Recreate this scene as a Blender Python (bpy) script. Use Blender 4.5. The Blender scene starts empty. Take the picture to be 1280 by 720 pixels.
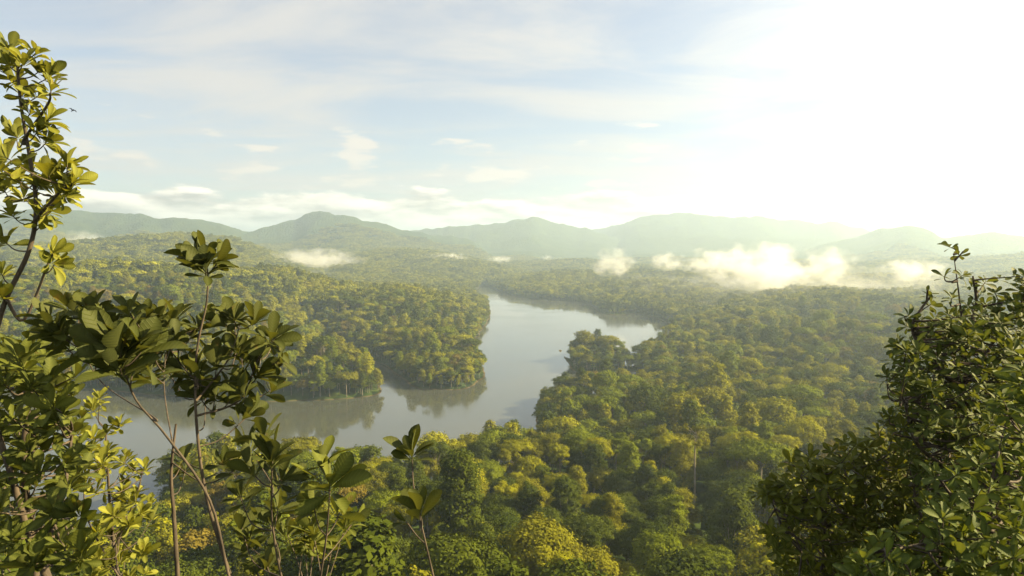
import bpy, math, random
import numpy as np
from mathutils import Vector
random.seed(7)
RNG = np.random.default_rng(11)
S = bpy.context.scene
COL = S.collection
R = math.radians

# ------------------------------------------------------------------ camera numbers
F, W0, H0 = 800.0, 1280.0, 720.0
HC = 150.0
HORIZON = 305.0
PITCH = math.atan((360 - HORIZON) / F)
cp, sp_ = math.cos(PITCH), math.sin(PITCH)

def ray(px, py):
    u, v = (px - W0 / 2) / F, (H0 / 2 - py) / F
    return np.array([u, cp + v * sp_, -sp_ + v * cp])      # y forward component ~1

def at(px, py, d):                                          # d = distance along the view axis
    return np.array([0, 0, HC]) + ray(px, py) * d

def onz(px, py, z):
    d = ray(px, py)
    return (np.array([0, 0, HC]) + d * ((z - HC) / d[2]))

def project(p):
    q = np.asarray(p, float) - np.array([0, 0, HC])
    depth = q[..., 1] * cp - q[..., 2] * sp_
    up = q[..., 1] * sp_ + q[..., 2] * cp
    return W0 / 2 + F * q[..., 0] / depth, H0 / 2 - F * up / depth, depth

# ------------------------------------------------------------------ noise
def _hash(ix, iy, seed):
    n = (ix.astype(np.int64) * 374761393 + iy.astype(np.int64) * 668265263 + seed * 1442695041) & 0xFFFFFFFF
    n = ((n ^ (n >> 13)) * 1274126177) & 0xFFFFFFFF
    n = n ^ (n >> 16)
    return (n & 0xFFFFFF) / float(0xFFFFFF)

def vnoise(x, y, seed=0):
    x = np.asarray(x, float); y = np.asarray(y, float)
    ix, iy = np.floor(x), np.floor(y)
    fx, fy = x - ix, y - iy
    fx = fx * fx * fx * (fx * (fx * 6 - 15) + 10); fy = fy * fy * fy * (fy * (fy * 6 - 15) + 10)
    a, b = _hash(ix, iy, seed), _hash(ix + 1, iy, seed)
    c, d = _hash(ix, iy + 1, seed), _hash(ix + 1, iy + 1, seed)
    return (a * (1 - fx) + b * fx) * (1 - fy) + (c * (1 - fx) + d * fx) * fy

def fbm(x, y, seed=0, octv=5, ridged=False):
    s, a, t = 0.0, 1.0, 0.0
    for k in range(octv):
        n = vnoise(x, y, seed + 17 * k)
        if ridged: n = 1 - np.abs(2 * n - 1)
        s = s + a * n; t += a; a *= .5
        x, y = x * 2.03 + 3.7, y * 2.03 - 1.9
    return s / t

def sstep(x, a, b):
    t = np.clip((x - a) / (b - a), 0, 1)
    return t * t * (3 - 2 * t)

# ------------------------------------------------------------------ lake outline
T = 21
shore_px = [(604,357,0),(592,368,0),(606,376,0),(613,386,0),(611,400,0),(600,416,0),(592,432,0),(597,448,0),(604,466,0),(598,478,0),
    (575,487,0),(540,486,0),(522,485,0),(503,473,0),(480,457,0),(452,442,0),(425,432,0),(402,424,0),(398,429,15),(425,436,15),(452,448,15),(466,459,13),(474,472,6),(477,484,0),(474,493,0),(440,498,0),(390,500,0),(330,502,0),
    (280,500,0),(220,496,0),(150,490,0),(90,484,0),(10,482,0),(-120,490,0),(-260,520,0),
    (-200,640,T+6),(-40,655,T+6),(90,650,T+6),(165,640,T+6),(192,615,T+6),(205,560,T+6),(260,540,T+6),(310,552,T+6),(367,562,T+6),(420,570,T+6),(448,569,T+6),(500,562,T+6),(553,553,T+6),(573,543,T+6),(615,539,T+6),(651,532,T+6),(672,537,T+6),
    (669,522,10),(672,507,6),(692,488,8),(716,485,10),(760,482,12),(804,478,12),(806,463,4),(780,466,0),(750,468,0),(724,468,0),(710,456,0),(702,443,0),(700,432,6),(712,428,21),(740,422,21),(768,428,21),(786,437,21),
    (798,433,21),(808,423,21),(834,415,21),(842,405,6),
    (815,396,0),(795,392,0),(770,394,0),(748,391,0),(738,381,0),(705,376,0),(660,373,0),(628,366,0)]
base = np.array([onz(*p)[:2] for p in shore_px])
def catmull(P, n, closed=False):
    P = np.asarray(P, float); out = []
    m = len(P)
    for i in range(m if closed else m - 1):
        g = (lambda k: P[k % m]) if closed else (lambda k: P[min(max(k, 0), m - 1)])
        p0, p1, p2, p3 = g(i - 1), g(i), g(i + 1), g(i + 2)
        for t in np.linspace(0, 1, n, endpoint=False):
            out.append(.5 * ((2 * p1) + (-p0 + p2) * t + (2 * p0 - 5 * p1 + 4 * p2 - p3) * t * t + (-p0 + 3 * p1 - 3 * p2 + p3) * t ** 3))
    if not closed: out.append(P[-1])
    return np.array(out)
LAKE = catmull(base, 3, True)

def lake_sd(x, y):
    sh = x.shape; x = x.ravel(); y = y.ravel()
    out = np.empty_like(x)
    A = LAKE; B = np.roll(LAKE, -1, 0)
    for s in range(0, len(x), 40000):
        X = x[s:s + 40000]; Y = y[s:s + 40000]
        best = np.full(len(X), 1e18); ins = np.zeros(len(X), bool)
        for (ax, ay), (bx, by) in zip(A, B):
            dx, dy = bx - ax, by - ay
            t = np.clip(((X - ax) * dx + (Y - ay) * dy) / (dx * dx + dy * dy + 1e-9), 0, 1)
            best = np.minimum(best, (X - ax - t * dx) ** 2 + (Y - ay - t * dy) ** 2)
            c = (ay > Y) != (by > Y)
            ins ^= c & (X < (bx - ax) * (Y - ay) / (by - ay + 1e-12) + ax)
        d = np.sqrt(best)
        out[s:s + 40000] = np.where(ins, -d, d)
    out = out.reshape(sh)
    x = x.reshape(sh); y = y.reshape(sh)
    return out + (fbm(x / 30, y / 30, 5, 3) - .5) * 9

# ------------------------------------------------------------------ ridges: crest line (px, py), distance, half width in front / behind
ridges = [
    ([(-300,345),(-60,338),(60,340),(160,333),(260,336),(340,343),(420,362),(470,385)], 1250, 420, 500, 3),
    ([(380,400),(440,372),(500,368),(545,372),(580,385)], 1180, 260, 300, 4),
    ([(-400,300),(-100,300),(60,305),(150,300),(220,294),(290,300),(350,322),(420,345)], 2700, 700, 700, 13),
    ([(380,345),(430,322),(480,314),(540,316),(590,326),(640,338)], 2900, 600, 700, 23),
    ([(600,345),(700,333),(800,335),(900,345),(1000,338),(1100,330),(1200,325),(1300,318),(1500,315)], 3300, 700, 800, 33),
    ([(820,440),(860,406),(920,398),(985,404),(1060,425),(1120,440)], 1020, 150, 220, 37),
    ([(676,464),(700,446),(716,437),(740,433),(772,437),(800,446),(850,454),(905,456)], 840, 75, 70, 101),
    ([(660,520),(690,494),(720,484),(770,478),(850,470),(920,455)], 640, 75, 90, 102),
    ([(280,440),(380,434),(430,437),(462,449),(486,478)], 715, 85, 80, 103),
    ([(440,424),(520,422),(570,428),(598,442),(612,466)], 830, 80, 110, 104),
    ([(900,390),(1000,372),(1100,362),(1200,352),(1300,346),(1500,340)], 1900, 450, 600, 39),
    ([(-400,268),(-100,262),(60,263),(110,263),(180,270),(240,274),(300,284),(380,300)], 5200, 1100, 1100, 43),
    ([(250,300),(300,292),(340,279),(385,268),(412,265),(440,270),(480,281),(540,290),(600,300)], 5000, 1000, 1200, 53),
    ([(380,300),(460,284),(530,283),(600,279),(640,274),(672,272),(705,279),(745,289),(790,300)], 6200, 1000, 1200, 63),
    ([(640,300),(720,288),(780,277),(840,269),(880,268),(940,271),(1000,276),(1060,282),(1110,292),(1200,305)], 7200, 1200, 1400, 73),
    ([(960,320),(1020,305),(1070,293),(1100,282),(1128,278),(1155,284),(1180,292),(1205,290),(1240,289),(1290,293),(1400,285),(1600,280)], 5200, 900, 1200, 83),
]
def height(x, y, sd=None):
    x = np.asarray(x, float); y = np.asarray(y, float)
    if sd is None: sd = lake_sd(x, y)
    r = np.hypot(x, y) + 1e-6
    az = np.arctan2(x, y)
    front = np.interp(r, [0, 1.5, 55, 100, 150, 220, 326, 520, 800, 1500], [148.3, 148.2, 92, 70, 52, 40, 28, 16, 6, 0])
    back = np.interp(r, [0, 3, 100, 400, 1500], [148.3, 148.0, 138, 100, 20])
    right = np.interp(r, [0, 1.5, 40, 90, 200, 300, 420, 700, 1500], [148.3, 148.2, 128, 126, 150, 152, 118, 40, 10])  # unseen shoulder added at the right, raised to throw shade on the near forest
    wr = sstep(az, R(37), R(58)) * sstep(r, 20, 90)
    front = front * (1 - wr) + right * wr
    wb = sstep(np.abs(az), R(75), R(110))
    hill = front * (1 - wb) + back * wb
    hill = hill + (fbm(x / 60 + 9, y / 60, 2, 3) - .5) * 12 * sstep(r, 60, 200)
    land = 1 - np.exp(-np.maximum(sd, 0) / 60)
    valley = (7 + (fbm(x / 330, y / 330, 31, 4) - .35) * 85 * sstep(sd, 20, 350) * sstep(r, 350, 900)) 
    h = np.maximum(hill, 0) * land
    v = np.maximum(valley, 3) * (1 - np.exp(-np.maximum(sd, 0) / 35))
    d = h - v
    h = .5 * (h + v + np.sqrt(d * d + 100)) - 5 * np.exp(-np.abs(d) / 20)
    azd = az
    for pts, R0, wf, wbk, seed in ridges:
        P = np.array(pts, float)
        dirs = np.array([ray(a, b) for a, b in P])
        a_ = np.arctan2(dirs[:, 0], dirs[:, 1])
        tan_ = dirs[:, 2] / np.hypot(dirs[:, 0], dirs[:, 1])
        crest = HC + R0 * np.interp(azd, a_, tan_) - 12 + (fbm(azd * 30, azd * 0 + seed, seed + 5, 4) - .5) * R0 * .012 * (R0 > 4000)
        edge = sstep(azd, a_[0] - .06, a_[0] + .03) * (1 - sstep(azd, a_[-1] - .03, a_[-1] + .06))
        Rn = R0 + (fbm(azd * 9, azd * 0 + seed, seed, 3) - .5) * wf * .9 * (wf > 100)
        t = (r - Rn)
        wn = np.where(t < 0, wf, wbk)
        prof = np.exp(-(np.abs(t) / wn) ** (1.5 if R0 < 4000 else 1.2))
        rough = fbm(x / (wf * .55) + seed, y / (wf * .55), seed, 6, True) - .62
        z = crest * edge * prof
        side = np.clip(np.abs(t) / wn, 0, 1.2)
        z = z * (1 + rough * .95 * (side * np.exp(-side * .6)) + rough * .16)
        z = z * (1 - np.exp(-np.maximum(sd, 0) / min(110, wf * .28)))
        k = 8.0
        d = h - z
        h = np.where(r > 300, .5 * (h + z + np.sqrt(d * d + k * k)) - .5 * k * np.exp(-np.abs(d) / k), h)
    h = np.where(sd < 0, np.maximum(sd * .2, -4.0), np.maximum(h, .02) * 1.0 + np.minimum(sd * .08, .6))
    return h

# ------------------------------------------------------------------ helpers
def link(o, parent=None):
    COL.objects.link(o)
    if parent: o.parent = parent
    return o

def mesh_from(name, V, Fc, mats=(), smooth=False, mat_idx=None, **attrs):
    V = np.asarray(V, np.float32); me = bpy.data.meshes.new(name)
    if isinstance(Fc, np.ndarray):
        n, k = Fc.shape
        me.vertices.add(len(V)); me.vertices.foreach_set('co', V.ravel())
        me.loops.add(n * k); me.loops.foreach_set('vertex_index', Fc.astype(np.int32).ravel())
        me.polygons.add(n); me.polygons.foreach_set('loop_start', np.arange(0, n * k, k, dtype=np.int32))
        me.update(calc_edges=True)
    else:
        me.from_pydata([tuple(map(float, v)) for v in V], [], Fc)
    for m in mats: me.materials.append(m)
    if mat_idx is not None: me.polygons.foreach_set('material_index', np.asarray(mat_idx, np.int32))
    if smooth: me.polygons.foreach_set('use_smooth', np.ones(len(me.polygons), bool))
    for k_, val in attrs.items():
        a = me.attributes.new(k_, 'FLOAT', 'POINT'); a.data.foreach_set('value', np.asarray(val, np.float32))
    me.validate()
    return me

def obj(name, me, parent=None):
    return link(bpy.data.objects.new(name, me), parent)

def tag(o, label=None, cat=None, group=None, kind=None):
    for k, v in (('label', label), ('category', cat), ('group', group), ('kind', kind)):
        if v: o[k] = v
    return o

def thing(name, loc, label, cat, group=None):
    o = bpy.data.objects.new(name, None); COL.objects.link(o); o.location = tuple(float(c) for c in loc)
    o.empty_display_size = .2
    return tag(o, label, cat, group)

class MB:
    """collects tubes (quads)"""
    def __init__(s): s.V = []; s.F = []; s.n = 0
    def add(s, V, Fq):
        s.V.append(np.asarray(V, float)); s.F.append(np.asarray(Fq, int) + s.n); s.n += len(V)
    def tube(s, P, rad, sides=7):
        P = np.asarray(P, float); n = len(P); rad = np.broadcast_to(np.asarray(rad, float), (n,))
        tan = np.gradient(P, axis=0); tan /= np.linalg.norm(tan, axis=1)[:, None] + 1e-9
        ref = np.array([1., 0, 0]) if abs(tan[0][0]) < .8 else np.array([0, 1., 0])
        V = []
        for i in range(n):
            ref = ref - tan[i] * ref.dot(tan[i]); ref /= np.linalg.norm(ref) + 1e-9
            b = np.cross(tan[i], ref)
            a = np.arange(sides) * 2 * math.pi / sides
            V.append(P[i] + rad[i] * (np.cos(a)[:, None] * ref + np.sin(a)[:, None] * b))
        V = np.concatenate(V)
        i, j = np.meshgrid(np.arange(n - 1), np.arange(sides), indexing='ij')
        i = i.ravel(); j = j.ravel(); j2 = (j + 1) % sides
        s.add(V, np.stack([i * sides + j, i * sides + j2, (i + 1) * sides + j2, (i + 1) * sides + j], 1))
    def arrays(s): return np.concatenate(s.V), np.concatenate(s.F)

# ------------------------------------------------------------------ materials
def new_mat(name):
    m = bpy.data.materials.new(name); m.use_nodes = True
    nt = m.node_tree; nt.nodes.clear()
    return m, nt
def N(nt, t, **kw):
    n = nt.nodes.new(t)
    for k, v in kw.items():
        if k.startswith('i_'): n.inputs[k[2:].replace('_', ' ')].default_value = v
        else: setattr(n, k, v)
    return n
def ramp(nt, stops, src):
    n = nt.nodes.new('ShaderNodeValToRGB'); e = n.color_ramp.elements
    while len(e) < len(stops): e.new(.5)
    for el, (p, c) in zip(e, stops): el.position = p; el.color = (*c, 1)
    nt.links.new(src, n.inputs[0]); return n.outputs[0]
def math_n(nt, op, a, b=None, c=None, clamp=False):
    n = nt.nodes.new('ShaderNodeMath'); n.operation = op; n.use_clamp = clamp
    for i, v in enumerate((a, b, c)):
        if v is None: continue
        if isinstance(v, (int, float)): n.inputs[i].default_value = v
        else: nt.links.new(v, n.inputs[i])
    return n.outputs[0]
def mixc(nt, f, a, b, mode='MIX'):
    n = nt.nodes.new('ShaderNodeMix'); n.data_type = 'RGBA'; n.blend_type = mode
    for idx, v in ((0, f), (6, a), (7, b)):
        if isinstance(v, (int, float)): n.inputs[idx].default_value = v
        elif isinstance(v, tuple): n.inputs[idx].default_value = (*v, 1)
        else: nt.links.new(v, n.inputs[idx])
    return n.outputs[2]

def foliage_mat(name, dark, light, extra=None):
    """tree foliage: pigment varies leaf clump by leaf clump and from tree to tree"""
    m, nt = new_mat(name); L = nt.links
    at_ = N(nt, 'ShaderNodeAttribute', attribute_name='tint')
    oi = N(nt, 'ShaderNodeObjectInfo')
    f = math_n(nt, 'MULTIPLY_ADD', oi.outputs['Random'], .45, math_n(nt, 'MULTIPLY', at_.outputs['Fac'], .6), clamp=True)
    col = ramp(nt, [(0, dark), (1, light)] if not extra else extra, f)
    d = N(nt, 'ShaderNodeBsdfDiffuse'); L.new(col, d.inputs['Color'])
    t = N(nt, 'ShaderNodeBsdfTranslucent'); L.new(mixc(nt, 1.0, col, (1.25, 1.15, .6), 'MULTIPLY'), t.inputs['Color'])
    mx = N(nt, 'ShaderNodeMixShader'); mx.inputs[0].default_value = .18
    L.new(d.outputs[0], mx.inputs[1]); L.new(t.outputs[0], mx.inputs[2])
    o = N(nt, 'ShaderNodeOutputMaterial'); L.new(mx.outputs[0], o.inputs[0])
    return m

FOL = {
    'yellow-green': foliage_mat('yellow_green_foliage', (.130, .138, .006), (.240, .236, .010)),
    'olive': foliage_mat('olive_foliage', (.090, .094, .008), (.182, .178, .013)),
    'deep green': foliage_mat('deep_green_foliage', (.026, .040, .006), (.072, .088, .010)),
    'mid-green': foliage_mat('mid_green_foliage', (.070, .092, .007), (.150, .178, .011)),
    'russet-brown': foliage_mat('russet_foliage', (.100, .080, .014), (.165, .130, .022)),
}
MIXED = foliage_mat('mixed_canopy', None, None, [(0, (.026, .040, .009)), (.3, (.080, .094, .008)), (.55, (.140, .150, .009)), (.8, (.235, .236, .011)), (1, (.150, .136, .016))])

def leaf_mat(name, dark, light, rough=.6, trans=.3, tcol=(1.5, 1.35, .5)):
    m, nt = new_mat(name); L = nt.links
    at_ = N(nt, 'ShaderNodeAttribute', attribute_name='tint')
    ax = N(nt, 'ShaderNodeAttribute', attribute_name='rib')
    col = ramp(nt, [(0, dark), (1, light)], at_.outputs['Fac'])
    ge = N(nt, 'ShaderNodeNewGeometry')
    tc = N(nt, 'ShaderNodeTexCoord')
    no = N(nt, 'ShaderNodeTexNoise'); no.inputs['Scale'].default_value = 60; L.new(tc.outputs['Object'], no.inputs['Vector'])
    col = mixc(nt, math_n(nt, 'MULTIPLY', no.outputs['Fac'], .5), col, mixc(nt, 1, col, (1.5, 1.35, .8), 'MULTIPLY'))
    col = mixc(nt, math_n(nt, 'MULTIPLY', ax.outputs['Fac'], .45), col, tuple(min(1, c * 1.6 + .02) for c in light))
    col = mixc(nt, math_n(nt, 'MULTIPLY', ge.outputs['Backfacing'], .35), col, (.10, .11, .045))
    n5 = N(nt, 'ShaderNodeTexNoise'); n5.inputs['Scale'].default_value = 26; n5.inputs['Detail'].default_value = 5; L.new(tc.outputs['Object'], n5.inputs['Vector'])
    spot = N(nt, 'ShaderNodeMapRange'); L.new(n5.outputs['Fac'], spot.inputs[0]); spot.inputs[1].default_value = .64; spot.inputs[2].default_value = .72; spot.inputs[3].default_value = 0; spot.inputs[4].default_value = .6
    col = mixc(nt, spot.outputs[0], col, (.11, .070, .022))                # browned, weathered patches
    al = N(nt, 'ShaderNodeAttribute', attribute_name='along'); ac = N(nt, 'ShaderNodeAttribute', attribute_name='across')
    vein = math_n(nt, 'ABSOLUTE', math_n(nt, 'SINE', math_n(nt, 'MULTIPLY', math_n(nt, 'SUBTRACT', al.outputs['Fac'], math_n(nt, 'MULTIPLY', ac.outputs['Fac'], .75)), 34.0)))
    vein = math_n(nt, 'POWER', math_n(nt, 'SUBTRACT', 1.0, vein), 4.0)
    col = mixc(nt, math_n(nt, 'MULTIPLY', vein, .25), col, tuple(min(1, c * 1.6 + .02) for c in light))
    p = N(nt, 'ShaderNodeBsdfPrincipled'); L.new(col, p.inputs['Base Color'])
    bu = N(nt, 'ShaderNodeBump'); bu.inputs['Strength'].default_value = .5; bu.inputs['Distance'].default_value = .0015; L.new(math_n(nt, 'ADD', vein, n5.outputs['Fac']), bu.inputs['Height']); L.new(bu.outputs[0], p.inputs['Normal'])
    p.inputs['Roughness'].default_value = rough; p.inputs['Specular IOR Level'].default_value = .14
    t = N(nt, 'ShaderNodeBsdfTranslucent'); L.new(mixc(nt, 1, col, tcol, 'MULTIPLY'), t.inputs['Color'])
    mx = N(nt, 'ShaderNodeMixShader'); mx.inputs[0].default_value = trans
    L.new(p.outputs[0], mx.inputs[1]); L.new(t.outputs[0], mx.inputs[2])
    o = N(nt, 'ShaderNodeOutputMaterial'); L.new(mx.outputs[0], o.inputs[0])
    return m
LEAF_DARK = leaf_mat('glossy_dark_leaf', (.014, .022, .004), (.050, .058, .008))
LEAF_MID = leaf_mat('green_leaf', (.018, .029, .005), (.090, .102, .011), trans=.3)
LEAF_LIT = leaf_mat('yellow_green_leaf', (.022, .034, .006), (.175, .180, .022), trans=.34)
LEAF_TREE = leaf_mat('dark_tree_leaf', (.022, .036, .007), (.068, .086, .013), trans=.28)
LEAF_TREE2 = leaf_mat('compound_tree_leaf', (.024, .040, .007), (.072, .096, .014), trans=.28)

def bark_mat(name, a, b, scale=14):
    m, nt = new_mat(name); L = nt.links
    tc = N(nt, 'ShaderNodeTexCoord')
    mp = N(nt, 'ShaderNodeMapping'); mp.inputs['Scale'].default_value = (1, 1, .3); L.new(tc.outputs['Object'], mp.inputs[0])
    no = N(nt, 'ShaderNodeTexNoise'); no.inputs['Scale'].default_value = scale; no.inputs['Detail'].default_value = 6; L.new(mp.outputs[0], no.inputs['Vector'])
    col = ramp(nt, [(.35, a), (.65, b)], no.outputs['Fac'])
    p = N(nt, 'ShaderNodeBsdfPrincipled'); L.new(col, p.inputs['Base Color']); p.inputs['Roughness'].default_value = .85
    bu = N(nt, 'ShaderNodeBump'); bu.inputs['Strength'].default_value = .5; bu.inputs['Distance'].default_value = .01
    L.new(no.outputs['Fac'], bu.inputs['Height']); L.new(bu.outputs[0], p.inputs['Normal'])
    o = N(nt, 'ShaderNodeOutputMaterial'); L.new(p.outputs[0], o.inputs[0])
    return m
BARK = bark_mat('brown_bark', (.030, .021, .013), (.080, .058, .038), 40)
BARK_F = bark_mat('forest_bark', (.09, .075, .055), (.20, .17, .13), 1.5)
BARK_PALE = bark_mat('pale_bark', (.15, .12, .08), (.30, .25, .17), 1.0)

def ground_mat():
    m, nt = new_mat('forest_floor'); L = nt.links
    ge = N(nt, 'ShaderNodeNewGeometry')
    sep = N(nt, 'ShaderNodeSeparateXYZ'); L.new(ge.outputs['Position'], sep.inputs[0])
    n1 = N(nt, 'ShaderNodeTexNoise'); n1.inputs['Scale'].default_value = .012; n1.inputs['Detail'].default_value = 8; L.new(ge.outputs['Position'], n1.inputs['Vector'])
    n2 = N(nt, 'ShaderNodeTexVoronoi'); n2.inputs['Scale'].default_value = .075; L.new(ge.outputs['Position'], n2.inputs['Vector'])
    g = ramp(nt, [(.3, (.014, .026, .011)), (.5, (.028, .044, .013)), (.7, (.052, .066, .015))],
             math_n(nt, 'ADD', math_n(nt, 'MULTIPLY', n1.outputs['Fac'], .8), math_n(nt, 'MULTIPLY', N_sep(nt, n2.outputs['Color']), .2)))
    soil = (.075, .058, .032)
    bank = N(nt, 'ShaderNodeMapRange'); bank.inputs[1].default_value = .2; bank.inputs[2].default_value = .7; bank.inputs[3].default_value = 1; bank.inputs[4].default_value = 0
    L.new(sep.outputs[2], bank.inputs[0])
    col = mixc(nt, bank.outputs[0], g, soil)
    d = N(nt, 'ShaderNodeBsdfDiffuse'); L.new(col, d.inputs[0])
    bu = N(nt, 'ShaderNodeBump'); bu.inputs['Strength'].default_value = 1; bu.inputs['Distance'].default_value = 9
    bu.invert = True
    L.new(n2.outputs['Distance'], bu.inputs['Height']); L.new(bu.outputs[0], d.inputs['Normal'])
    o = N(nt, 'ShaderNodeOutputMaterial'); L.new(d.outputs[0], o.inputs[0])
    return m
def N_sep(nt, c):
    s = nt.nodes.new('ShaderNodeSeparateColor'); nt.links.new(c, s.inputs[0]); return s.outputs[0]
GROUND = ground_mat()

def water_mat():
    m, nt = new_mat('lake_water'); L = nt.links
    p = N(nt, 'ShaderNodeBsdfPrincipled')
    p.inputs['Base Color'].default_value = (.048, .052, .042, 1); p.inputs['Roughness'].default_value = .07
    p.inputs['IOR'].default_value = 1.62
    p.inputs['Specular IOR Level'].default_value = .6
    ge = N(nt, 'ShaderNodeNewGeometry')
    n = N(nt, 'ShaderNodeTexNoise'); n.inputs['Scale'].default_value = .25; n.inputs['Detail'].default_value = 4; L.new(ge.outputs['Position'], n.inputs['Vector'])
    n3 = N(nt, 'ShaderNodeTexNoise'); n3.inputs['Scale'].default_value = .012; n3.inputs['Detail'].default_value = 3; L.new(ge.outputs['Position'], n3.inputs['Vector'])
    L.new(ramp(nt, [(.42, (.05, .05, .05)), (.62, (.13, .13, .13))], n3.outputs['Fac']), p.inputs['Roughness'])
    bu = N(nt, 'ShaderNodeBump'); bu.inputs['Strength'].default_value = .12; bu.inputs['Distance'].default_value = .12
    L.new(n.outputs['Fac'], bu.inputs['Height']); L.new(bu.outputs[0], p.inputs['Normal'])
    o = N(nt, 'ShaderNodeOutputMaterial'); L.new(p.outputs[0], o.inputs[0])
    return m
WATER = water_mat()

# ------------------------------------------------------------------ terrain: one polar sheet
az_front = np.linspace(-52, 52, 560)
az_back = np.linspace(52, 308, 90)[1:-1]
AZ = np.radians(np.concatenate([az_front, az_back]))
RR = np.concatenate([np.linspace(.6, 8, 12), np.geomspace(8, 110, 50)[1:], np.geomspace(110, 2600, 330)[1:], np.geomspace(2600, 14000, 160)[1:]])
rg, ag = np.meshgrid(RR, AZ, indexing='ij')
X, Y = rg * np.sin(ag), rg * np.cos(ag)
SD = lake_sd(X, Y)
Z = height(X, Y, SD)
nr, na = X.shape
V = np.concatenate([np.stack([X, Y, Z], -1).reshape(-1, 3), [[0, 0, 148.3]]])
i, j = np.meshgrid(np.arange(nr - 1), np.arange(na), indexing='ij'); i = i.ravel(); j = j.ravel(); j2 = (j + 1) % na
Fq = np.stack([i * na + j, (i + 1) * na + j, (i + 1) * na + j2, i * na + j2], 1)
me = mesh_from('terrain', V, Fq, [GROUND], smooth=True)
tag(obj('terrain', me), kind='structure')
lo, hi = LAKE.min(0) - 12, LAKE.max(0) + 12
me = mesh_from('lake_water', [(lo[0], lo[1], 0), (hi[0], lo[1], 0), (hi[0], hi[1], 0), (lo[0], hi[1], 0)], np.array([[0, 1, 2, 3]]), [WATER])
tag(obj('lake_water', me), kind='structure')

# ------------------------------------------------------------------ forest tree prototypes
def clump_crown(rng, clumps, per, size):
    """clumps: rows (cx, cy, cz, rx, rz); leaf sprays scattered over and through each clump"""
    C = np.array(clumps); n = len(C)
    vol = C[:, 3] ** 2; cnt = np.maximum((per * n * vol / vol.sum()).astype(int), 12)
    idx = np.repeat(np.arange(n), cnt); m = len(idx)
    d = rng.normal(size=(m, 3)); d[:, 2] = d[:, 2] * .9 + .35
    d /= np.linalg.norm(d, axis=1)[:, None]
    rad = 1 - np.abs(rng.normal(0, .2, m)) + rng.normal(0, .08, m) + np.where(rng.uniform(0, 1, m) < .22, rng.uniform(0, .55, m), 0)
    p = C[idx, :3] + d * rad[:, None] * np.stack([C[idx, 3], C[idx, 3], C[idx, 4]], 1)
    out = p - np.array([C[:, 0].mean(), C[:, 1].mean(), C[:, 2].min() - 1.0]); out /= np.linalg.norm(out, axis=1)[:, None]
    nrm = d * .75 + out * .65 + rng.normal(0, .36, (m, 3)) + np.array([0, 0, .15]); nrm /= np.linalg.norm(nrm, axis=1)[:, None]
    t = np.cross(nrm, rng.normal(size=(m, 3))); t /= np.linalg.norm(t, axis=1)[:, None]; b = np.cross(nrm, t)
    s = size * rng.uniform(.6, 1.35, m)[:, None]; asp = rng.uniform(.5, .9, m)[:, None]
    V = np.stack([p - t * s, p - b * s * asp + nrm * s * .15, p + t * s, p + b * s * asp + nrm * s * .15], 1).reshape(-1, 3)
    Fq = np.arange(4 * m).reshape(m, 4)
    ct = rng.uniform(0, 1, n)
    tint = np.repeat(np.clip(ct[idx] * .65 + rng.uniform(0, .35, m), 0, 1), 4)
    return V, Fq, tint

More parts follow.
